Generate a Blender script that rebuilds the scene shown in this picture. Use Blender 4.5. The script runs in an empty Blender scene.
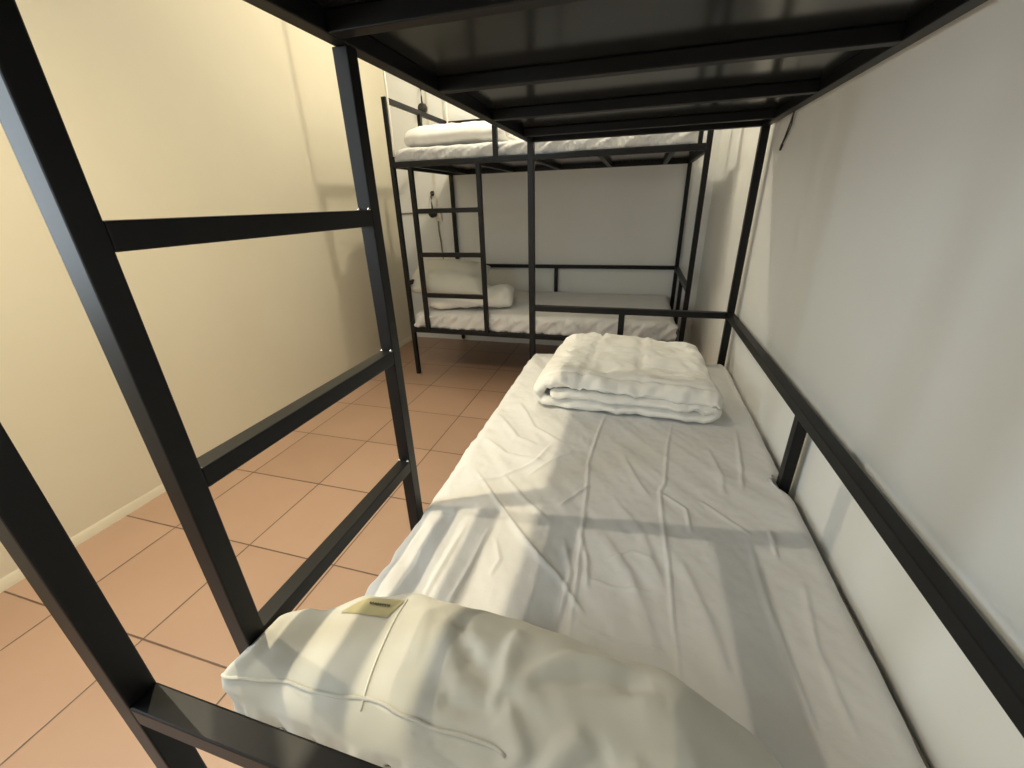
import bpy, bmesh, math, random
from mathutils import Vector, Matrix, noise
random.seed(7)
S = bpy.context.scene
COL = S.collection
sin, cos, pi = math.sin, math.cos, math.pi

# ------------------------------------------------------------------ materials
def new_mat(name):
    m = bpy.data.materials.new(name); m.use_nodes = True
    nt = m.node_tree
    return m, nt, nt.nodes['Principled BSDF']

def coords(nt, scale):
    t = nt.nodes.new('ShaderNodeTexCoord'); mp = nt.nodes.new('ShaderNodeMapping')
    mp.inputs['Scale'].default_value = scale
    nt.links.new(t.outputs['Object'], mp.inputs['Vector'])
    return mp.outputs['Vector']

def noise_node(nt, vec, scale, detail=3, rough=.55):
    n = nt.nodes.new('ShaderNodeTexNoise')
    n.inputs['Scale'].default_value = scale; n.inputs['Detail'].default_value = detail
    n.inputs['Roughness'].default_value = rough
    nt.links.new(vec, n.inputs['Vector'])
    return n.outputs['Fac']

def ramp(nt, fac, stops):
    r = nt.nodes.new('ShaderNodeValToRGB')
    while len(r.color_ramp.elements) < len(stops): r.color_ramp.elements.new(.5)
    for e, (p, c) in zip(r.color_ramp.elements, stops):
        e.position = p; e.color = (*c, 1)
    nt.links.new(fac, r.inputs['Fac'])
    return r.outputs['Color']

def bump(nt, bsdf, fac, strength, dist):
    b = nt.nodes.new('ShaderNodeBump')
    b.inputs['Strength'].default_value = strength; b.inputs['Distance'].default_value = dist
    nt.links.new(fac, b.inputs['Height']); nt.links.new(b.outputs['Normal'], bsdf.inputs['Normal'])

def simple(name, c0, c1, scale, rough, bstr=0, bdist=.001, spec=.5, metal=0, vs=(1, 1, 1), detail=3):
    m, nt, b = new_mat(name)
    v = coords(nt, vs); f = noise_node(nt, v, scale, detail)
    nt.links.new(ramp(nt, f, [(.3, c0), (.7, c1)]), b.inputs['Base Color'])
    b.inputs['Roughness'].default_value = rough
    b.inputs['Specular IOR Level'].default_value = spec
    b.inputs['Metallic'].default_value = metal
    if bstr: bump(nt, b, f, bstr, bdist)
    return m

M = {}
def wall_mat(name, a, b_):
    m, nt, b = new_mat(name)
    v = coords(nt, (1, 1, 1))
    big = noise_node(nt, v, 1.3, 4, .6)
    nt.links.new(ramp(nt, big, [(.25, a), (.75, b_)]), b.inputs['Base Color'])
    fine = noise_node(nt, v, 26, 4, .6)
    bump(nt, b, fine, .12, .003)
    b.inputs['Roughness'].default_value = .62
    b.inputs['Specular IOR Level'].default_value = .3
    return m
M['wall'] = wall_mat('painted_plaster', (.70, .645, .505), (.75, .695, .555))
M['wall_right'] = wall_mat('white_plaster', (.75, .755, .735), (.79, .795, .775))
M['ceiling'] = simple('ceiling_paint', (.74, .73, .70), (.78, .77, .74), 3, .8)
M['metal'] = simple('black_powder_coated_steel', (.0035, .0035, .004), (.005, .005, .0055), 60, .44, .05, .0004, .28)
M['deck'] = simple('black_deck_board', (.012, .012, .012), (.018, .018, .017), 8, .16, .03, .001, .5)
M['foot'] = simple('grey_plastic', (.32, .30, .27), (.40, .38, .34), 30, .45)
M['weld_glint'] = simple('bright_steel', (.65, .65, .66), (.8, .8, .8), 40, .25, metal=1)
M['lamp'] = simple('black_plastic', (.016, .015, .014), (.024, .022, .02), 40, .4)
M['conduit'] = simple('ivory_conduit', (.66, .62, .52), (.72, .68, .57), 10, .5)
M['cord'] = simple('white_cord', (.82, .79, .70), (.88, .85, .77), 30, .6)
M['wire'] = simple('grey_wire', (.20, .17, .12), (.26, .22, .16), 30, .6)
M['tag'] = simple('cream_label', (.80, .74, .46), (.84, .78, .50), 40, .8)
M['ink'] = simple('dark_ink', (.10, .085, .05), (.13, .11, .07), 40, .8)
M['window'] = simple('window_paint', (.55, .55, .55), (.6, .6, .6), 10, .5)

def cloth(name, a, b_, rough=.85, fold=.0, vs=(1, 1, 1), sheen=.15, ws=9):
    m, nt, b = new_mat(name)
    v = coords(nt, vs)
    f = noise_node(nt, v, 5, 3)
    nt.links.new(ramp(nt, f, [(.3, a), (.7, b_)]), b.inputs['Base Color'])
    w = noise_node(nt, v, ws, 5, .55)
    bump(nt, b, w, fold, .012)
    b.inputs['Roughness'].default_value = rough
    b.inputs['Specular IOR Level'].default_value = .25
    b.inputs['Sheen Weight'].default_value = sheen
    return m
M['sheet'] = cloth('white_cotton_sheet', (.67, .667, .66), (.70, .697, .69), fold=.20, ws=14)
M['pillow'] = cloth('white_pillowcase', (.60, .59, .53), (.635, .625, .56), fold=.12, ws=8)
M['duvet'] = cloth('white_quilted_duvet', (.82, .81, .77), (.85, .84, .80), fold=.22, ws=18)

# floor tiles
def tile_mat():
    m, nt, b = new_mat('terracotta_tiles')
    L = nt.links
    t = nt.nodes.new('ShaderNodeTexCoord'); sp = nt.nodes.new('ShaderNodeSeparateXYZ')
    L.new(t.outputs['Object'], sp.inputs['Vector'])
    def mth(op, a, v=None, w=None):
        n = nt.nodes.new('ShaderNodeMath'); n.operation = op
        for i, q in enumerate((a, v, w)):
            if q is None: continue
            if isinstance(q, (int, float)): n.inputs[i].default_value = q
            else: L.new(q, n.inputs[i])
        return n.outputs[0]
    def axis(o, off, pitch):
        c = mth('DIVIDE', mth('SUBTRACT', o, off), pitch)
        fr = mth('FRACT', c)
        d = mth('MULTIPLY', mth('MINIMUM', fr, mth('SUBTRACT', 1.0, fr)), pitch)
        return d, mth('FLOOR', c)
    dx, ix = axis(sp.outputs['X'], -.52, .4125)
    dy, iy = axis(sp.outputs['Y'], .365, .4178)
    d = mth('MINIMUM', dx, dy)
    v = coords(nt, (1, 1, 1))
    wob = mth('MULTIPLY', mth('SUBTRACT', noise_node(nt, v, 25, 3), .5), .0016)
    d2 = mth('ADD', d, wob)
    mr = nt.nodes.new('ShaderNodeMapRange'); mr.interpolation_type = 'SMOOTHSTEP'
    mr.inputs['From Min'].default_value = .0020; mr.inputs['From Max'].default_value = .0040
    L.new(d2, mr.inputs['Value'])
    cm = nt.nodes.new('ShaderNodeCombineXYZ'); L.new(ix, cm.inputs[0]); L.new(iy, cm.inputs[1])
    wn = nt.nodes.new('ShaderNodeTexWhiteNoise'); L.new(cm.outputs[0], wn.inputs['Vector'])
    big = noise_node(nt, v, 3, 4)
    mixf = mth('ADD', mth('MULTIPLY', wn.outputs['Value'], .45), mth('MULTIPLY', big, .55))
    colr = ramp(nt, mixf, [(.2, (.36, .222, .148)), (.8, (.42, .268, .184))])
    mx = nt.nodes.new('ShaderNodeMix'); mx.data_type = 'RGBA'
    L.new(mr.outputs['Result'], mx.inputs[0]); mx.inputs[6].default_value = (.085, .042, .025, 1)
    L.new(colr, mx.inputs[7]); L.new(mx.outputs[2], b.inputs['Base Color'])
    b.inputs['Roughness'].default_value = .40
    b.inputs['Specular IOR Level'].default_value = 1.0
    bump(nt, b, mr.outputs['Result'], .4, .002)
    return m
M['tile'] = tile_mat()

# ------------------------------------------------------------------ object helpers
def link_mesh(name, bm, mat, parent=None, smooth=False):
    me = bpy.data.meshes.new(name)
    bmesh.ops.recalc_face_normals(bm, faces=bm.faces[:])
    bm.to_mesh(me); bm.free()
    if smooth:
        for p in me.polygons: p.use_smooth = True
    me.materials.append(mat)
    o = bpy.data.objects.new(name, me); COL.objects.link(o)
    if parent: o.parent = parent
    return o

def tag(o, label, cat, group=None):
    o['label'] = label; o['category'] = cat
    if group: o['group'] = group
    return o

def empty(name, loc=(0, 0, 0)):
    o = bpy.data.objects.new(name, None); COL.objects.link(o); o.location = loc
    o.empty_display_size = .1
    return o

def struct(o): o['kind'] = 'structure'; return o

def box(bm, x0, x1, y0, y1, z0, z1, bev=0, seg=2):
    r = bmesh.ops.create_cube(bm, size=1.0)
    vs = r['verts']
    for v in vs:
        v.co = Vector(((x0+x1)/2+v.co.x*(x1-x0), (y0+y1)/2+v.co.y*(y1-y0), (z0+z1)/2+v.co.z*(z1-z0)))
    if bev:
        es = list({e for v in vs for e in v.link_edges})
        bmesh.ops.bevel(bm, geom=es, offset=bev, segments=seg, affect='EDGES', profile=.6)

def tube(bm, pts, r, n=10, cap=True):
    pts = [Vector(p) for p in pts]; rings = []
    for i, p in enumerate(pts):
        t = (pts[min(i+1, len(pts)-1)]-pts[max(i-1, 0)]).normalized()
        a = t.cross(Vector((0, 0, 1)))
        if a.length < .05: a = t.cross(Vector((0, 1, 0)))
        a.normalize(); b = t.cross(a)
        rr = r[i] if isinstance(r, (list, tuple)) else r
        rings.append([bm.verts.new(p+(a*cos(2*pi*k/n)+b*sin(2*pi*k/n))*rr) for k in range(n)])
    for i in range(len(rings)-1):
        for k in range(n):
            bm.faces.new((rings[i][k], rings[i][(k+1) % n], rings[i+1][(k+1) % n], rings[i+1][k]))
    if cap:
        bm.faces.new(rings[0][::-1]); bm.faces.new(rings[-1])

def disc(bm, c, axis, r, th, n=24):
    axis = Vector(axis).normalized(); c = Vector(c)
    tube(bm, [c-axis*th/2, c-axis*th*.35, c+axis*th*.35, c+axis*th/2], [r*.86, r, r, r*.86], n)

def nz(x, y, z=0.): return noise.noise(Vector((x, y, z)))

# ------------------------------------------------------------------ the room
XL, XR, YB, YN, ZC = -1.655, .985, 3.60, -1.9, 2.86
WT = .12
def slab(name, x0, x1, y0, y1, z0, z1, mat):
    bm = bmesh.new(); box(bm, x0, x1, y0, y1, z0, z1)
    return struct(link_mesh(name, bm, mat))
slab('floor', XL-WT, XR+.3, YN-WT, YB+WT, -.1, 0, M['tile'])
slab('ceiling', XL-WT, XR+.3, YN-WT, YB+WT, ZC, ZC+.1, M['ceiling'])
slab('wall_back', XL-WT, XR+.3, YB, YB+WT, 0, ZC, M['wall_right'])
# near wall, behind the camera, with an added, unseen window for fill light at its left
NX0, NX1, NZ0, NZ1 = -1.45, -.75, 1.0, 2.2
bm = bmesh.new()
box(bm, XL-WT, NX0, YN-WT, YN, 0, ZC); box(bm, NX1, XR+.3, YN-WT, YN, 0, ZC)
box(bm, NX0, NX1, YN-WT, YN, 0, NZ0); box(bm, NX0, NX1, YN-WT, YN, NZ1, ZC)
struct(link_mesh('wall_near', bm, M['wall']))
bm = bmesh.new()
for (a, b_, c, d) in ((NX0, NX1, NZ0, NZ0+.04), (NX0, NX1, NZ1-.04, NZ1), (NX0, NX0+.04, NZ0, NZ1), (NX1-.04, NX1, NZ0, NZ1)):
    box(bm, a, b_, YN-.09, YN-.04, c, d)
struct(link_mesh('fill_window', bm, M['window']))
# right wall: plain up to the step, then set back a little behind the far bunk
bm = bmesh.new()
box(bm, XR, XR+.3, YN, 2.83, 0, ZC); box(bm, XR+.035, XR+.3, 2.83, YB, 0, ZC)
struct(link_mesh('wall_right', bm, M['wall_right']))
# left wall with a window opening near the camera end
WY0, WY1, WZ0, WZ1 = -.98, -.36, .95, 2.15
bm = bmesh.new()
box(bm, XL-WT, XL, YN, WY0, 0, ZC); box(bm, XL-WT, XL, WY1, YB, 0, ZC)
box(bm, XL-WT, XL, WY0, WY1, 0, WZ0); box(bm, XL-WT, XL, WY0, WY1, WZ1, ZC)
struct(link_mesh('wall_left', bm, M['wall']))
bm = bmesh.new()
for (a, b_, c, d) in ((WY0, WY1, WZ0, WZ0+.04), (WY0, WY1, WZ1-.04, WZ1), (WY0, WY0+.04, WZ0, WZ1), (WY1-.04, WY1, WZ0, WZ1), ((WY0+WY1)/2-.015, (WY0+WY1)/2+.015, WZ0, WZ1)):
    box(bm, XL-.09, XL-.04, a, b_, c, d)
struct(link_mesh('window_1', bm, M['window']))
# slightly rough skirt of plaster where the left wall meets the tiles
bm = bmesh.new()
prof = []
n = 120
rows = []
for i in range(n+1):
    y = YN+(YB-YN)*i/n
    w = .004+.0035*(nz(y*6, 1.3)+.4)
    h = .045+.012*nz(y*4, 7)
    rows.append([bm.verts.new((XL, y, h)), bm.verts.new((XL+w, y, h*.72)), bm.verts.new((XL+w+.003, y, 0))])
for i in range(n):
    for k in range(2):
        bm.faces.new((rows[i][k], rows[i][k+1], rows[i+1][k+1], rows[i+1][k]))
struct(link_mesh('trim_1', bm, M['wall'], smooth=True))

# ------------------------------------------------------------------ bunk beds
W, L, s = .953, 1.95, .0148
YLAD, YRAD = .1319, .6106
ZR = .7733
ZB = .4165          # top of the lower frame
ZU = 1.5204         # underside of the upper frame
TT = 1.9206         # top of the upper rails
RUNGS = (1.2652, .9784, .6905)

def bunk_bed(root, place, dz):
    """place maps bed coordinates (x across from ladder side, y along from head) to the room."""
    def part(name, x0, x1, y0, y1, z0, z1, mat=M['metal'], bev=.0022, parent=None):
        a = place(x0, y0); b_ = place(x1, y1)
        bm = bmesh.new()
        box(bm, min(a[0], b_[0]), max(a[0], b_[0]), min(a[1], b_[1]), max(a[1], b_[1]), z0+dz, z1+dz, bev)
        return link_mesh(name, bm, mat, parent or root)
    for (x, y) in ((0, 0), (W, 0), (0, L), (W, L)):
        p = part('post', x-s, x+s, y-s, y+s, .022-dz, TT)
        bm = bmesh.new(); c = place(x, y)
        tube(bm, [(c[0], c[1], 0), (c[0], c[1], .007), (c[0], c[1], .009), (c[0], c[1], .03)], [.014, .014, .009, .009], 14)
        link_mesh('levelling_foot', bm, M['foot'], p, True)
    for z0, z1 in ((ZB-2*s, ZB), (ZU, ZU+2*s)):
        for x in (0, W): part('side_rail', x-s, x+s, s, L-s, z0, z1)
        for y in (0, L): part('end_rail', s, W-s, y-s, y+s, z0, z1)
        for y in (.155, .56, .96, 1.365, 1.77): part('cross_slat', s, W-s, y-s, y+s, z0, z1-.001)
        part('deck_board', -.002, W+.002, -.002, L+.002, z1, z1+.006, M['deck'], 0)
    # lower guard: wall side and both ends, each with one stub
    def guard(zt, zb):
        part('guard_rail', W-s, W+s, s, L-s, zt-2*s, zt)
        part('guard_stub', W-s*.9, W+s*.9, .945-s, .945+s, zb, zt-2*s)
        for y in (0, L):
            part('end_guard_rail', s, W-s, y-s, y+s, zt-2*s, zt)
            part('guard_stub', .462-s, .462+s, y-s*.9, y+s*.9, zb, zt-2*s)
    guard(ZR, ZB)
    guard(TT, ZU+2*s)
    # upper front guard beside the ladder opening
    part('guard_rail', -s, s, .743, L-s, TT-2*s, TT)
    part('guard_stub', -s, s, .728-s, .728+s, ZU+2*s, TT)
    xl = -.0045
    for y in (YLAD, YRAD): part('ladder_rail', xl-s, xl+s, y-s, y+s, ZB, ZU)
    for z in RUNGS:
        r = part('rung', xl-s, xl+s, YLAD+s, YRAD-s, z-2*s, z)
        bm = bmesh.new()
        for xx in (xl-s*.75, xl+s*.75):
            c = place(xx, YRAD-s-.002)
            bmesh.ops.create_icosphere(bm, subdivisions=2, radius=.0033, matrix=Matrix.Translation((c[0], c[1], z+.001+dz)))
        link_mesh('glint_bead', bm, M['weld_glint'], r, True)  # bright steel beads put in for the glints at the rung joints

near = empty('bunk_bed', (0, 0, 0))
tag(near, 'black steel bunk bed in the foreground with its ladder at the picture left', 'bunk bed', 'black steel bunk beds')
bunk_bed(near, lambda x, y: (x, y), 0)
FX, FY = -1.113, 2.619
far = empty('bunk_bed', (0, 0, 0))
tag(far, 'black steel bunk bed standing across the back wall with its ladder facing the room', 'bunk bed', 'black steel bunk beds')
bunk_bed(far, lambda x, y: (FX+y*.998, FY+x*1.004), -.0145)

# ------------------------------------------------------------------ mattresses in white sheets
def seg_dist(px, py, pts):
    best = 9.; bt = 0.; bsgn = 1.
    tot = len(pts)-1
    for i in range(tot):
        ax, ay = pts[i]; bx, by = pts[i+1]
        dx, dy = bx-ax, by-ay
        l2 = dx*dx+dy*dy
        t = ((px-ax)*dx+(py-ay)*dy)/l2
        t = 0. if t < 0 else 1. if t > 1 else t
        ex, ey = px-ax-t*dx, py-ay-t*dy
        d = ex*ex+ey*ey
        if d < best:
            best = d; bt = (i+t)/tot; bsgn = 1. if (dx*ey-dy*ex) > 0 else -1.
    return math.sqrt(best), bt, bsgn

def crease(px, py, c):
    pts, h, w = c[:3]
    x0, x1, y0, y1 = c[3]
    m = w*4
    if px < x0-m or px > x1+m or py < y0-m or py > y1+m: return 0.
    d, t, sg = seg_dist(px, py, pts)
    ww = .55*w*(1. if sg > 0 else 2.2)
    if d > 3.5*ww: return 0.
    return h*math.exp(-(d/ww)**2)*min(1., 5*t+.12, 5*(1-t)+.12)

def mk(pts, h, w):
    xs = [p[0] for p in pts]; ys = [p[1] for p in pts]
    return (pts, h, w, (min(xs), max(xs), min(ys), max(ys)))

def sheeted(bm, x0, x1, y0, y1, zb, zt, R, step, disp, side=None):
    """a soft slab: top grid whose border runs over a rounded edge and down the sides"""
    def axis(a0, a1):
        out = []
        hs = zt-zb-R
        nn = max(2, int(hs/(step*1.6)))
        for k in range(nn): out.append((a0, hs*(1-k/nn)+R, -1))        # (pos, drop, side)
        nr = 7
        for k in range(nr):
            a = (pi/2)*k/nr
            out.append((a0+R*(1-cos(a)), R*(1-sin(a)), -1))
        m = max(2, int((a1-a0-2*R)/step))
        for k in range(m+1): out.append((a0+R+(a1-a0-2*R)*k/m, 0., 0))
        for k in range(nr-1, -1, -1):
            a = (pi/2)*k/nr
            out.append((a1-R*(1-cos(a)), R*(1-sin(a)), 1))
        for k in range(nn-1, -1, -1): out.append((a1, hs*(1-k/nn)+R, 1))
        return out
    AX, AY = axis(x0, x1), axis(y0, y1)
    H = zt-zb
    grid = []
    for (x, dx, sx) in AX:
        row = []
        for (y, dy, sy) in AY:
            drop = max(dx, dy)
            f = drop/H
            z = zt-drop
            top = disp(x, y)
            px, py = x, y
            if side:
                o = side(x, y, f, sx, sy)
                if sx and dx >= dy*.5: px += sx*o
                if sy and dy >= dx*.5: py += sy*o
            z += top*(1-f)
            row.append(bm.verts.new((px, py, z)))
        grid.append(row)
    for i in range(len(grid)-1):
        for j in range(len(grid[0])-1):
            bm.faces.new((grid[i][j], grid[i+1][j], grid[i+1][j+1], grid[i][j+1]))
    # underside
    bot = [grid[i][0] for i in range(len(grid))]+[grid[-1][j] for j in range(1, len(grid[0]))] \
        + [grid[i][-1] for i in range(len(grid)-2, -1, -1)]+[grid[0][j] for j in range(len(grid[0])-2, 0, -1)]
    bm.faces.new(bot)

# near lower mattress: packing folds and drag wrinkles read off the photograph
CR = [mk(*c) for c in (
    ([(.454, 1.30), (.436, 1.146), (.421, .934), (.430, .819), (.438, .65), (.446, .474), (.45, .30)], .0030, .0042),
    ([(.687, 1.28), (.658, 1.079), (.640, .871), (.626, .836), (.631, .649), (.636, .555), (.636, .458), (.641, .30)], .0032, .0042),
    ([(.890, 1.25), (.86, 1.0), (.844, .90)], .003, .006),
    ([(.214, .677), (.328, .559), (.407, .488), (.448, .436), (.473, .41)], .0042, .0048),
    ([(.097, .806), (.227, .66), (.300, .58), (.400, .486)], .0050, .0055),
    ([(.181, .811), (.27, .72), (.355, .65)], .0030, .007),
    ([(.365, .709), (.400, .765), (.434, .815)], .0045, .005),
    ([(.626, .834), (.688, .781), (.693, .687)], .0040, .0042),
    ([(.727, .827), (.78, .77), (.829, .722)], .0028, .005),
    ([(.82, .697), (.815, .539), (.823, .393), (.828, .28)], .0034, .006),
    ([(.219, .598), (.211, .48), (.203, .35)], .0046, .006),
    ([(.155, .59), (.150, .47), (.145, .35)], .0030, .007),
    ([(.874, .751), (.865, .654)], .004, .004),
    ([(.24, .56), (.27, .50), (.262, .45)], .0028, .005),
    ([(.43, .64), (.46, .55), (.47, .47)], .003, .005),
    ([(.40, .60), (.43, .50), (.42, .36)], .0034, .007),
    ([(.05, 1.0), (.16, .92), (.30, .90)], .0030, .010),
    ([(.06, 1.16), (.17, 1.02), (.25, .99)], .0035, .012),
    ([(.10, 1.3), (.21, 1.10), (.33, 1.02)], .0030, .010),
    ([(.07, .72), (.18, .80), (.26, .90), (.29, 1.02)], .0030, .007),
    ([(.25, .82), (.31, .92), (.36, .98)], .0026, .006),
    ([(.52, 1.0), (.57, .86), (.60, .80)], .0020, .010),
    ([(.78, 1.1), (.80, .95), (.79, .86)], .0022, .010),
    ([(.50, .78), (.58, .66), (.62, .50)], .0030, .018),
    ([(.47, .66), (.55, .54), (.61, .36)], .0032, .018),
    ([(.66, .60), (.70, .46), (.72, .34)], .0030, .016),
    ([(.46, .50), (.53, .49), (.60, .50)], .0018, .004),
    ([(.50, .56), (.56, .60), (.60, .585)], .0018, .004),
    ([(.46, .39), (.55, .37), (.62, .38)], .0016, .004),
    ([(.90, .60), (.875, .45), (.885, .30)], .0022, .007),
)]
def near_disp(x, y):
    z = 0.
    for c in CR: z += 1.45*crease(x, y, c)
    z += .012*max(0., (x-.80)/.16)**2
    # broad drag waves running from the far left to the near right
    u = (x*.80+y*.60); v = (-x*.60+y*.80)
    z += .0042*nz(u*17, v*4.2, 2.) + .0013*nz(u*36, v*9, 4.)
    z += .0035*nz(x*5, y*4, 9.)
    z += .0008*nz(x*60, y*45, 3.)
    # the left border is ruffled where the sheet is dragged over the edge
    e = math.exp(-((x-.03)/.07)**2)
    z += e*.0040*nz(y*26, x*12, 5.)
    # sink under the folded duvet and the pillow
    z -= .006*math.exp(-((x-.5)/.3)**2-((y-1.6)/.25)**2)
    return z
def near_side(x, y, f, sx, sy):
    if sx < 0:
        o = .010*(nz(y*9, f*3, 1.)+.35)+.006*nz(y*28, f*4, 6.)
        for yr in (YLAD, YRAD): o -= .030*math.exp(-((y-yr)/.05)**2)*min(1, f*1.6)
        return o*min(1, 4*f+.2)
    if sx > 0: return .004*nz(y*12, f*5, 3.)*f*2 - .026*math.exp(-((y-.945)/.035)**2) - .040*math.exp(-((y-1.95)/.06)**2)
    return .004*nz(x*14, f*4, 2.)
bm = bmesh.new()
sheeted(bm, .014, .970, .022, 1.915, ZB+.0065, .530, .036, .0042, near_disp, near_side)
mat_near = link_mesh('mattress', bm, M['sheet'], None, True)
tag(mat_near, 'mattress under a creased white sheet on the lower deck of the foreground bunk', 'mattress', 'mattresses in white sheets')
# piping of the mattress, showing where the sheet stops short along the wall
bm = bmesh.new()
tube(bm, [(.9765+.002*nz(y*6, 2.), y, .502+.004*nz(y*5, 9.)) for y in [.03+.62*i/50 for i in range(51)]], .0035, 8)
link_mesh('piping', bm, M['wire'], mat_near, True)['label'] = 'dark mattress piping along the wall'

def far_disp(seed, slant):
    def f(x, y):
        z = .006*nz(x*4, y*4, seed)
        z += .004*nz((x*.85+y*.5)*16, (-x*.5+y*.85)*5, seed+2)
        z += .003*max(0, nz(x*9, y*22, seed+5))
        return z
    return f
def far_side(seed):
    def f(x, y, fr, sx, sy):
        if sy < 0:
            # slanting drag folds down the front
            ph = (x*1.0+(.16*fr))*24
            a = nz(ph*.55, fr*.5, seed); b_ = nz(ph*1.5, fr*.6, seed+3)
            return (.016*a+.017*(1-2*abs(b_))**3+.0)*min(1, 3*fr+.3)
        return .004*nz(y*10, fr*4, seed)
    return f
bm = bmesh.new()
sheeted(bm, FX+.03, FX+L*.998-.035, FY+.012, FY+W-.02, ZB-.0145+.0065, .530, .05, .010, far_disp(11., 1), far_side(3.))
tag(link_mesh('mattress', bm, M['sheet'], None, True), 'mattress in a white sheet on the lower deck of the back wall bunk', 'mattress', 'mattresses in white sheets')
bm = bmesh.new()
sheeted(bm, FX+.03, FX+L*.998-.06, FY+.014, FY+W-.02, ZU-.0145+.036, 1.622, .045, .010, far_disp(31., 1), far_side(17.))
tag(link_mesh('mattress', bm, M['sheet'], None, True), 'mattress in a wrinkled white sheet on the upper deck of the back wall bunk', 'mattress', 'mattresses in white sheets')

# ------------------------------------------------------------------ folded duvets
def ribbon(center, half):
    """closed outline around a centre line (list of 2-D points) with rounded ends"""
    n = len(center); Lf, Rt = [], []
    def nrm(i):
        a = center[max(i-1, 0)]; b_ = center[min(i+1, n-1)]
        dx, dy = b_[0]-a[0], b_[1]-a[1]; l = math.hypot(dx, dy) or 1
        return -dy/l, dx/l
    for i in range(n):
        nx, ny = nrm(i); h = half(i/(n-1))
        Lf.append((center[i][0]+nx*h, center[i][1]+ny*h)); Rt.append((center[i][0]-nx*h, center[i][1]-ny*h))
    def cap(p, q, k=5):
        cx, cy = (p[0]+q[0])/2, (p[1]+q[1])/2; vx, vy = p[0]-cx, p[1]-cy
        return [(cx+vx*cos(pi*j/k)+vy*sin(pi*j/k), cy+vy*cos(pi*j/k)-vx*sin(pi*j/k)) for j in range(1, k)]
    return Lf+cap(Lf[-1], Rt[-1])+Rt[::-1]+cap(Rt[0], Lf[0])

def seal(bm, ring, n):
    """close an end of a swept ribbon by joining its two sides"""
    opp = lambda i: ring[n+4+(n-1-i)]
    for i in range(n-1): bm.faces.new((ring[i], ring[i+1], opp(i+1), opp(i)))

def smooth_path(pts, per=8):
    out = []
    P = [pts[0]]+list(pts)+[pts[-1]]
    for i in range(1, len(P)-2):
        p0, p1, p2, p3 = P[i-1], P[i], P[i+1], P[i+2]
        for k in range(per):
            t = k/per
            out.append(tuple(.5*((2*p1[a])+(-p0[a]+p2[a])*t+(2*p0[a]-5*p1[a]+4*p2[a]-p3[a])*t*t+(-p0[a]+3*p1[a]-3*p2[a]+p3[a])*t**3) for a in (0, 1)))
    out.append(pts[-1])
    return out

# near duvet: folded in three, the spine on the left wrapped by the top thickness
def near_duvet():
    z0 = .552
    c = smooth_path([(.245, z0+.039), (.45, z0+.037), (.66, z0+.037), (.775, z0+.037), (.822, z0+.018), (.775, z0), (.60, z0), (.40, z0), (.24, z0+.002),
                     (.190, z0+.016), (.182, z0+.045), (.212, z0+.080), (.29, z0+.092), (.42, z0+.088), (.58, z0+.080), (.72, z0+.076), (.806, z0+.068), (.826, z0+.052)], 9)
    N = 120
    Y0, Y1 = 1.252, 1.865
    def half(t, e):
        h = .0205 if t < .52 else .0205+.006*min(1, (t-.52)/.2)
        if t > .95: h *= 1-.5*(t-.95)/.05
        return h*e
    bm = bmesh.new(); rings = []
    def groove(v, w): return math.exp(-(v/w)**2)
    for i in range(N+1):
        t = i/N
        # the front edge is stitched thin, then puffs up
        dF = t*(Y1-Y0); dB = (1-t)*(Y1-Y0)
        e = min(1., .06+.94*math.sqrt(min(1., dF/.026)), .10+.90*math.sqrt(min(1., dB/.035)))
        e *= 1-.35*groove(dF-.052, .006)
        out = ribbon(c, lambda q: half(q, e))
        row = []
        for (x, z) in out:
            y = Y0+(Y1-Y0)*t
            topf = min(1., max(0., (z-z0-.045)/.05))
            lay = max(0., (z-z0)/.10)
            g = max(groove(x-.345-.03*t, .009), groove(x-.555-.02*t, .009), .7*groove(y-1.60, .010))
            zz = z-.013*g*topf
            # dents and swells
            zz += topf*(.016*nz(x*6.5, y*6.5, 2.)+.010*nz(x*13, y*12, 6.)+.0055*(1-2.2*abs(nz(x*17+y*9, y*15-x*6, 9.)))+.0028*nz(x*48, y*42, 9.))
            zz -= topf*.026*math.exp(-((x-.41)/.055)**2-((y-1.40)/.06)**2)
            zz -= topf*.010*min(1., max(0., (.09-dF)/.09))
            zz += topf*.006*max(0., t-.35)*(1-.8*(x-.2)/.62)
            # puckers along the front edge, layer by layer
            pk = math.exp(-(dF/.045)**2)
            zz += pk*(.011*nz(x*30, z*16, 12.)+.007*nz(x*68, z*16, 14.))
            yy = y+pk*(.012*nz(x*15, z*26, 21.)+.006*nz(x*48, z*26, 4.))
            # top thickness hangs a little over the front, its border bowed
            yy += -.004*lay+(.020*topf)*math.sin(pi*min(1, max(0, (x-.2)/.6)))*(1-t)-.020*(x-.5)*(1-topf)
            # the pile narrows towards the back
            xx = .50+(x-.50)*(1-.07*t)+.006*nz(y*9, z*30, 5.)
            row.append(bm.verts.new((xx, yy, max(zz, .5335))))
        rings.append(row)
    m = len(rings[0])
    for i in range(N):
        for k in range(m):
            bm.faces.new((rings[i][k], rings[i][(k+1) % m], rings[i+1][(k+1) % m], rings[i+1][k]))
    seal(bm, rings[0], len(c)); seal(bm, rings[-1], len(c))
    return link_mesh('folded_duvet', bm, M['duvet'], None, True)
tag(near_duvet(), 'white quilted duvet folded flat at the foot of the foreground mattress', 'duvet', 'folded white duvets')

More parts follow.
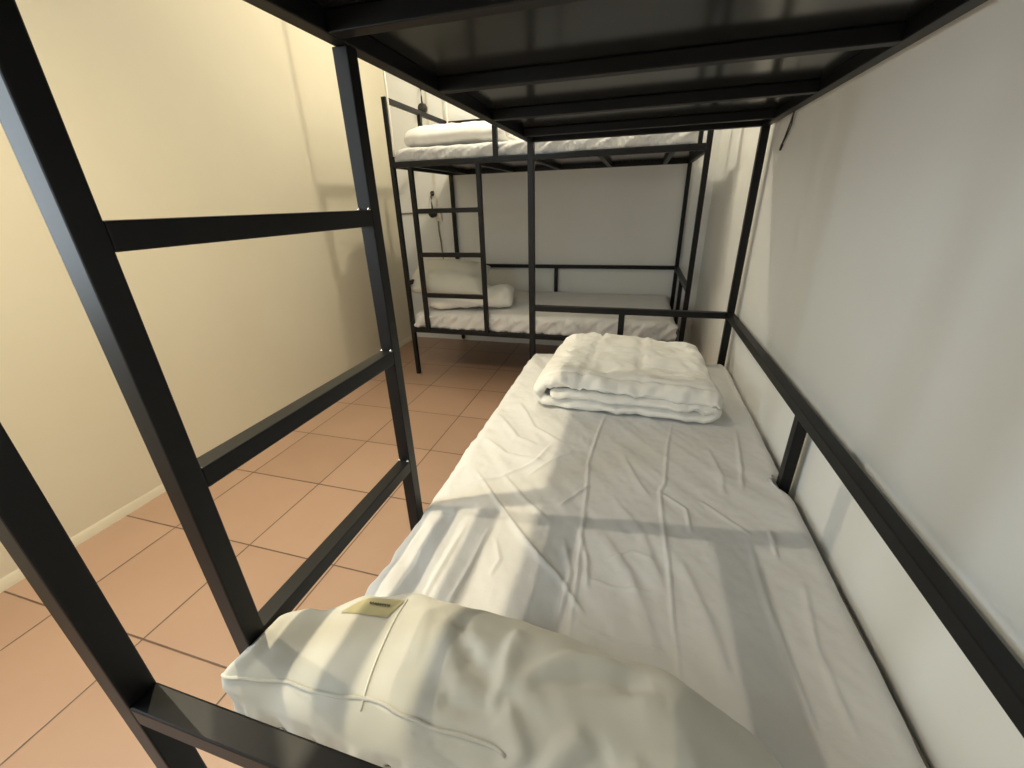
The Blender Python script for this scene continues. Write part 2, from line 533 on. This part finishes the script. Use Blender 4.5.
# back wall, lower: a thick roll with its fold showing at the right end
def roll_duvet(name, base, x0, x1, yc, depth, height, label, seed, yaw=0.):
    hh = height
    c = smooth_path([(depth*.48, .03), (.1*depth, .028), (-depth*.28, .03), (-depth*.44, hh*.36), (-depth*.30, hh*.72), (.0, hh*.80), (depth*.22, hh*.72),
                     (depth*.26, hh*.54), (depth*.10, hh*.46), (-.14*depth, hh*.44)], 8)
    N = 80
    bm = bmesh.new(); rings = []
    for i in range(N+1):
        t = i/N; x = x0+(x1-x0)*t
        dl, dr = t*(x1-x0), (1-t)*(x1-x0)
        e = min(1., .10+.90*math.sqrt(min(1., dl/.04)), .10+.90*math.sqrt(min(1., dr/.028)))
        q = min(1., .82+.18*math.sqrt(min(1., dl/.12)), .88+.12*math.sqrt(min(1., dr/.06)))
        row = []
        for (u, z) in ribbon(c, lambda k: hh*.158*e):
            n1 = .010*nz(x*9, u*8, seed)+.007*nz(x*22, u*14+z*10, seed+3)
            lx = x-(x0+x1)/2
            yy = yc+u*q+n1*.6+lx*sin(yaw)
            xx = (x0+x1)/2+lx*cos(yaw)-u*sin(yaw)*.8+.012*nz(u*9, z*14, seed+7)*(1 if t > .5 else -1)
            row.append(bm.verts.new((xx, yy, base+max(.002, z*q+n1))))
        rings.append(row)
    m = len(rings[0])
    for i in range(N):
        for k in range(m):
            bm.faces.new((rings[i][k], rings[i][(k+1) % m], rings[i+1][(k+1) % m], rings[i+1][k]))
    seal(bm, rings[0], len(c)); seal(bm, rings[-1], len(c))
    o = link_mesh(name, bm, M['duvet'], None, True)
    return tag(o, label, 'duvet', 'folded white duvets')
roll_duvet('folded_duvet', .532, -1.03, -.40, 2.93, .46, .150, 'white duvet rolled under the pillow on the lower deck of the back wall bunk', 41., .26)
roll_duvet('folded_duvet', 1.622, -1.065, -.36, 2.90, .46, .150, 'white duvet rolled at the head of the upper deck of the back wall bunk', 57., .03)

# ------------------------------------------------------------------ pillows
def near_pillow():
    bm = bmesh.new()
    X0, X1 = .014, .790
    NU, NT = 200, 140
    zb = .533
    CRP = [mk(*c) for c in (
        # (x, arc) creases gathered at a pinch on the near top side
        ([(.388, .158), (.363, .188), (.327, .213), (.278, .239)], .009, .020),
        ([(.391, .160), (.379, .193), (.378, .227), (.385, .265)], .010, .018),
        ([(.400, .160), (.421, .196), (.471, .240), (.569, .258)], .012, .024),
        ([(.410, .166), (.452, .204), (.520, .232), (.58, .245)], -.013, .026),
        ([(.404, .158), (.463, .185), (.538, .210), (.60, .22)], .008, .026),
        ([(.394, .152), (.414, .129), (.434, .105)], .009, .018),
        ([(.387, .152), (.350, .150), (.302, .160)], .008, .018),
        ([(.380, .150), (.345, .136), (.300, .135)], -.007, .018),
        ([(.380, .165), (.350, .185), (.310, .196)], -.008, .020),
        ([(.265, .250), (.293, .204), (.318, .168)], .007, .020),
        ([(.285, .262), (.305, .225), (.335, .190)], -.006, .018),
        ([(.44, .075), (.47, .125), (.50, .155)], .009, .020),
        ([(.47, .075), (.50, .120), (.53, .145)], -.008, .022),
        ([(.52, .06), (.55, .11), (.57, .145)], .009, .022),
        ([(.61, .06), (.63, .12), (.62, .2)], .005, .022),
        ([(.225, .26), (.24, .22), (.25, .17)], .004, .020),
    )]
    def lerp(tab, x):
        for (xa, va), (xb, vb) in zip(tab, tab[1:]):
            if x <= xb:
                f = max(0., (x-xa)/(xb-xa)); f = f*f*(3-2*f)
                return va+(vb-va)*f
        return tab[-1][1]
    TOP = [(0, .704), (.04, .688), (.10, .677), (.22, .670), (.40, .668), (.60, .654), (.72, .632), (.80, .60)]
    FAR = [(0, .180), (.05, .215), (.12, .268), (.20, .300), (.38, .306), (.58, .290), (.70, .255), (.80, .21)]
    rings = []
    for i in range(NU+1):
        t = i/NU; x = X0+(X1-X0)*t
        d = x-X0; dr = X1-x
        q = 1. if d > .016 else .90+.10*math.sqrt(max(0., 1-(1-d/.016)**2))
        if dr < .12: q *= .25+.75*math.sqrt(max(0., 1-(1-dr/.12)**2))
        zt = lerp(TOP, x); yf = lerp(FAR, x); yn = .066-.02*max(0, x-.4)
        a = (yf-yn)/2; yc = (yf+yn)/2; ht = zt-zb
        row = []
        for k in range(NT):
            th = 2*pi*k/NT
            c_, s_ = cos(th), sin(th)
            nexp = 2.5+1.3*max(0., 1-x/.40)
            yy = (abs(c_)**(2/nexp))*(1 if c_ > 0 else -1)
            zz = (abs(s_)**(2/nexp))*(1 if s_ > 0 else -1)
            y = yc+a*yy*q
            z = zb+ht/2*q+ht/2*zz*q+(1-q)*ht*.45
            # the near top border falls away gently to the seam
            if c_ < 0 and s_ > 0: z -= .018*c_*c_
            dsp = 0.
            if s_ > -.3:
                for cr in CRP: dsp += crease(x, y, cr)
            soft = .004*nz(x*9, y*10, z*8+2)+.003*nz(x*20, y*20, z*20+7)
            if c_ < -.25 and s_ < .45:       # gathers under the seam on the near side
                dsp += (.014*nz(x*26, z*5, 3.)+.009*nz(x*62, z*9, 8.)-.004)*min(1, 2.5*(.45-s_))
            amp = (dsp-.002+soft)*min(1., q)
            y += yy*amp; z += zz*amp
            xx = x
            # the seam corner reaches past the ladder rail, the far corner stays inside it
            k1 = max(0., 1-d/.12)**2
            xx -= .022*k1*max(0., min(1., (.112-y)/.03))
            xx += .005*k1*nz(y*25, z*25, 1.)
            if s_ < 0: z = max(z, zb+.0005)
            row.append(bm.verts.new((xx, y, z)))
        rings.append(row)
    for i in range(NU):
        for k in range(NT):
            bm.faces.new((rings[i][k], rings[i][(k+1) % NT], rings[i+1][(k+1) % NT], rings[i+1][k]))
    bm.faces.new(rings[0][::-1]); bm.faces.new(rings[-1])
    o = link_mesh('pillow', bm, M['pillow'], None, True)
    return o
pil = near_pillow()
tag(pil, 'plump white pillow with a cream label at the head of the foreground bunk', 'pillow', 'white pillows')

bpy.context.view_layer.update()
dg = bpy.context.evaluated_depsgraph_get()
def drop_on(o, x, y, z=1.4):
    ok, loc, nor, idx = o.ray_cast(Vector((x, y, z)), Vector((0, 0, -1)))
    return (loc, nor) if ok else (Vector((x, y, .6)), Vector((0, 0, 1)))
def hit_from(o, org, d):
    ok, loc, nor, idx = o.ray_cast(Vector(org), Vector(d).normalized())
    return (loc, nor) if ok else (None, None)

def ribbon_on(o, name, pts, r, mat, parent):
    """a thin sewn cord lying on a surface"""
    bm = bmesh.new(); P = []
    for (x, y) in pts:
        l, nr = drop_on(o, x, y); P.append(l+nr*r*.4)
    tube(bm, P, r, 8)
    return link_mesh(name, bm, mat, parent, True)
# hem of the pillowcase running over the top, left of the pinch
ribbon_on(pil, 'hem', [(.188+.018*(1-i/39)**2, .100+.0041*i) for i in range(40)], .0016, M['pillow'], pil)
# piping along the near edge
bm = bmesh.new(); P = []
for i in range(60):
    x = -.006+.412*i/59
    zt = .668-.016*(i/59)
    l, nr = hit_from(pil, (x, -.3, zt), (0, 1, 0))
    if l: P.append(l+nr*.0008)
tube(bm, P, .0026, 8)
link_mesh('piping', bm, M['pillow'], pil, True)
# sewn-on label with a line of faded script
def patch(o, corners, nu, nv, lift):
    bm = bmesh.new(); g = []
    for i in range(nu+1):
        row = []
        for j in range(nv+1):
            a, b_ = i/nu, j/nv
            p = (1-a)*(1-b_)*Vector(corners[0])+a*(1-b_)*Vector(corners[1])+a*b_*Vector(corners[2])+(1-a)*b_*Vector(corners[3])
            l, nr = drop_on(o, p.x, p.y)
            row.append(bm.verts.new(l+nr*lift))
        g.append(row)
    for i in range(nu):
        for j in range(nv): bm.faces.new((g[i][j], g[i+1][j], g[i+1][j+1], g[i][j+1]))
    return bm
TC = [(.100, .205), (.176, .218), (.186, .256), (.128, .245)]
bm = patch(pil, TC, 14, 8, .0022)
bmesh.ops.solidify(bm, geom=bm.faces[:], thickness=.001)
lab = link_mesh('care_label', bm, M['tag'], pil, True)
lab['label'] = 'cream sewn-on label with a line of faded script'
bm = bmesh.new(); P = []
for i in range(60):
    f = i/59
    x = .136+.034*f; y = .231+.006*f+.0022*sin(i*1.7)+.001*sin(i*.9)
    l, nr = drop_on(pil, x, y); P.append(l+nr*.0042)
tube(bm, P, .0006, 5)
link_mesh('script', bm, M['ink'], lab, True)

def small_pillow():
    bm = bmesh.new()
    NU, NV = 48, 36
    a, b_, h = .29, .20, .105
    def pt(u, v, sgn):
        f = ((1-abs(u)**2.6)*(1-abs(v)**2.6))
        th = h*max(0., f)**.48
        pin = 1-.07*(1-abs(v)**2)*0
        x = a*u*(1-.06*(1-u*u)*0)*(1-.05*v*v*(1-abs(u))) ; y = b_*v*(1-.06*(1-abs(u)**2)*0)
        w = .006*nz(u*3, v*3, 5.)+.004*nz(u*7+v*3, v*2, 8.)
        return Vector((x, y, sgn*th*(1. if sgn > 0 else .75)+w*min(1, f*3)))
    top, bot = [], []
    for i in range(NU+1):
        u = -1+2*i/NU
        top.append([bm.verts.new(pt(u, -1+2*j/NV, 1)) for j in range(NV+1)])
    for i in range(NU+1):
        u = -1+2*i/NU
        bot.append([top[i][j] if i in (0, NU) or j in (0, NV) else bm.verts.new(pt(u, -1+2*j/NV, -1)) for j in range(NV+1)])
    for i in range(NU):
        for j in range(NV):
            bm.faces.new((top[i][j], top[i+1][j], top[i+1][j+1], top[i][j+1]))
            bm.faces.new((bot[i][j], bot[i][j+1], bot[i+1][j+1], bot[i+1][j]))
    return link_mesh('pillow', bm, M['pillow'], None, True)
fp = small_pillow()
fp.location = (-.885, 2.88, .742); fp.rotation_euler = (math.radians(24), math.radians(4), math.radians(10))
tag(fp, 'white pillow lying on the rolled duvet of the back wall bunk, lower deck', 'pillow', 'white pillows')

# ------------------------------------------------------------------ small things on the back wall and around

def reading_lamp(zd, label):
    root = empty('reading_lamp', (-1.312, YB, zd))
    tag(root, label, 'lamp')
    bm = bmesh.new(); disc(bm, (0, -.012, .165), (0, 1, 0), .020, .024, 20); link_mesh('wall_mount', bm, M['lamp'], root, True)
    bm = bmesh.new(); tube(bm, [(0, -.012, .165), (0, -.035, .160), (0, -.046, .135), (0, -.047, .08), (0, -.045, .03)], [.007, .007, .006, .006, .008], 10); link_mesh('stem', bm, M['lamp'], root, True)
    bm = bmesh.new(); disc(bm, (0, -.045, 0), (0, 1, .12), .037, .045, 28); link_mesh('lamp_head', bm, M['lamp'], root, True)
    return root
reading_lamp(2.012, 'round black reading lamp on the back wall above the upper deck')
reading_lamp(1.205, 'round black reading lamp on the back wall behind the far bunk top ladder rung')

# wiring on the back wall
bm = bmesh.new()
box(bm, -1.296, -1.276, YB-.012, YB, 1.26, ZC, .002)
struct(link_mesh('trim_2', bm, M['conduit']))
sock = empty('switch_box', (-1.276, YB, 1.175))
tag(sock, 'small ivory switch box on the back wall under the lower reading lamp', 'switch box')
bm = bmesh.new(); box(bm, -.028, .035, -.018, 0, -.04, .08, .004); link_mesh('housing', bm, M['conduit'], sock)
bm = bmesh.new(); box(bm, .006, .026, -.023, -.018, -.01, .03, .002); link_mesh('switch', bm, M['cord'], sock)
bm = bmesh.new(); tube(bm, [(-1.283, YB-.008, 1.14), (-1.282, YB-.012, 1.05), (-1.272, YB-.010, .95), (-1.268, YB-.012, .85), (-1.258, YB-.010, .72), (-1.255, YB-.010, .58)], .006, 8)
tag(link_mesh('power_cable', bm, M['wire'], None, True), 'grey cable running down the back wall from the switch box', 'cable')
bm = bmesh.new(); tube(bm, [(XL+.002, YB-.006, 1.205), (-1.5, YB-.007, 1.209), (-1.40, YB-.006, 1.207), (-1.312, YB-.006, 1.205)], .0055, 8)
tag(link_mesh('power_cable', bm, M['wire'], None, True), 'thin brown cable running level from the room corner to the switch box', 'cable')

def cord(x, y, z0, label, r=.0065):
    bm = bmesh.new(); P = [(x+.004*nz(z*3, x), y+.003*nz(z*2, 4), z) for z in [z0+(ZC-z0)*i/24 for i in range(25)]]
    tube(bm, P, r, 8)
    tag(link_mesh('hanging_cord', bm, M['cord'], None, True), label, 'cord')
cord(-1.078, 2.596, 1.57, 'white cord hanging from the ceiling beside the front left post of the back wall bunk')
cord(-1.095, 3.545, 1.66, 'white cord hanging from the ceiling at the back left post of the back wall bunk')

# black tie dangling from the upper frame of the foreground bunk
bm = bmesh.new()
tube(bm, [(.972, 1.672, 1.555), (.974, 1.676, 1.53), (.976, 1.700, 1.50), (.978, 1.745, 1.455), (.978, 1.768, 1.432)], .0028, 6)
tube(bm, [(.974, 1.676, 1.528), (.977, 1.690, 1.487), (.978, 1.735, 1.452), (.978, 1.765, 1.432)], .0016, 6)
tube(bm, [(.978, 1.760, 1.438), (.978, 1.772, 1.420)], .0042, 6)
tag(link_mesh('cable_tie', bm, M['lamp'], None, True), 'thin black tie dangling against the right wall from the upper frame', 'cable tie')

# ------------------------------------------------------------------ lamps of the room (above and beside the picture) and added fill lights
def lamp_light(name, loc, power, color, radius, aim, cone, blend):
    """a reflector lamp throwing a soft-edged cone"""
    l = bpy.data.lights.new(name, 'SPOT'); l.energy = power; l.color = color
    l.spot_size = math.radians(cone); l.spot_blend = blend; l.shadow_soft_size = radius
    o = bpy.data.objects.new(name, l); COL.objects.link(o); o.location = loc
    o.rotation_euler = Vector(aim).to_track_quat('-Z', 'Y').to_euler()
    return o
CEIL = (-.40, .45, 2.68)
WALL = (-1.565, .42, 2.68)
cl = empty('ceiling_lamp', (CEIL[0], CEIL[1], ZC)); tag(cl, 'bulb holder on the ceiling in the middle of the room', 'lamp')
bm = bmesh.new(); tube(bm, [(0, 0, 0), (0, 0, -.02), (0, 0, -.022), (0, 0, -.09)], [.05, .05, .02, .02], 20); link_mesh('holder', bm, M['cord'], cl, True)
def wall_lamp(y, z, label):
    wl = empty('wall_lamp', (XL, y, z)); tag(wl, label, 'lamp')
    bm = bmesh.new(); tube(bm, [(0, 0, 0), (.012, 0, 0), (.014, 0, 0), (.085, 0, 0), (.105, 0, -.03)], [.045, .045, .016, .016, .018], 20)
    link_mesh('holder', bm, M['cord'], wl, True)
wall_lamp(WALL[1], WALL[2]+.09, 'bulb holder high on the left wall beside the foreground bunk')
lamp_light('ceiling_bulb', CEIL, 138, (1.0, .87, .60), .016, (-.22, -.08, -1), 130, 1.)
lamp_light('wall_bulb', WALL, 84, (1.0, .88, .66), .010, (.80, -.18, -1.05), 125, 1.)
FARC = (-.34, 2.72, 2.62)  # added lamp, out of view, brightening the far bunk and walls
fl = empty('ceiling_lamp', (FARC[0], FARC[1], ZC)); tag(fl, 'added unseen fill lamp holder over the back wall bunk', 'lamp')
bm = bmesh.new(); tube(bm, [(0, 0, 0), (0, 0, -.02), (0, 0, -.022), (0, 0, -.12), (0, 0, -.125), (0, 0, -.2)], [.05, .05, .006, .006, .02, .02], 20); link_mesh('holder', bm, M['cord'], fl, True)
pl = bpy.data.lights.new('far_fill', 'POINT'); pl.energy = 45; pl.color = (1.0, .90, .69); pl.shadow_soft_size = .035
po = bpy.data.objects.new('far_fill', pl); COL.objects.link(po); po.location = FARC
# daylight through the window in the left wall
def daylight(name, loc, rot, sx, sy, power):
    al = bpy.data.lights.new(name, 'AREA'); al.shape = 'RECTANGLE'; al.size = sx; al.size_y = sy
    al.energy = power; al.color = (.80, .92, 1.0)
    ao = bpy.data.objects.new(name, al); COL.objects.link(ao); ao.location = loc; ao.rotation_euler = rot
daylight('side_daylight', (XL-.15, (WY0+WY1)/2, (WZ0+WZ1)/2), (0, -pi/2, 0), WZ1-WZ0-.1, WY1-WY0-.1, 34)
daylight('rear_fill', ((NX0+NX1)/2, YN-.15, (NZ0+NZ1)/2), (pi/2, 0, 0), NX1-NX0-.1, NZ1-NZ0-.1, 11)  # fill light from behind the camera, through the added window
w = bpy.data.worlds.new('sky'); S.world = w; w.use_nodes = True
w.node_tree.nodes['Background'].inputs[0].default_value = (.55, .72, 1.0, 1)
w.node_tree.nodes['Background'].inputs[1].default_value = .8

# ------------------------------------------------------------------ camera
cx, cy, cz, pitch, yaw, roll, f = .5070, -.1553, 1.2698, -.41351, .29149, -.03005, 412.165
cp, sp, cw, sw = cos(pitch), sin(pitch), cos(yaw), sin(yaw)
fwd = Vector((-sw*cp, cw*cp, sp)); right = Vector((cw, sw, 0)); up = right.cross(fwd)
r2 = right*cos(roll)+up*sin(roll); u2 = up*cos(roll)-right*sin(roll)
cam = bpy.data.cameras.new('camera'); co = bpy.data.objects.new('camera', cam); COL.objects.link(co)
m = Matrix((r2, u2, -fwd)).transposed().to_4x4(); m.translation = (cx, cy, cz)
co.matrix_world = m
cam.sensor_fit = 'HORIZONTAL'; cam.sensor_width = 36; cam.lens = f/1024*36
cam.clip_start = .02
S.camera = co

vs = S.view_settings
vs.view_transform = 'Standard'; vs.look = 'None'; vs.gamma = 1; vs.use_curve_mapping = False
vs.exposure = 0.0
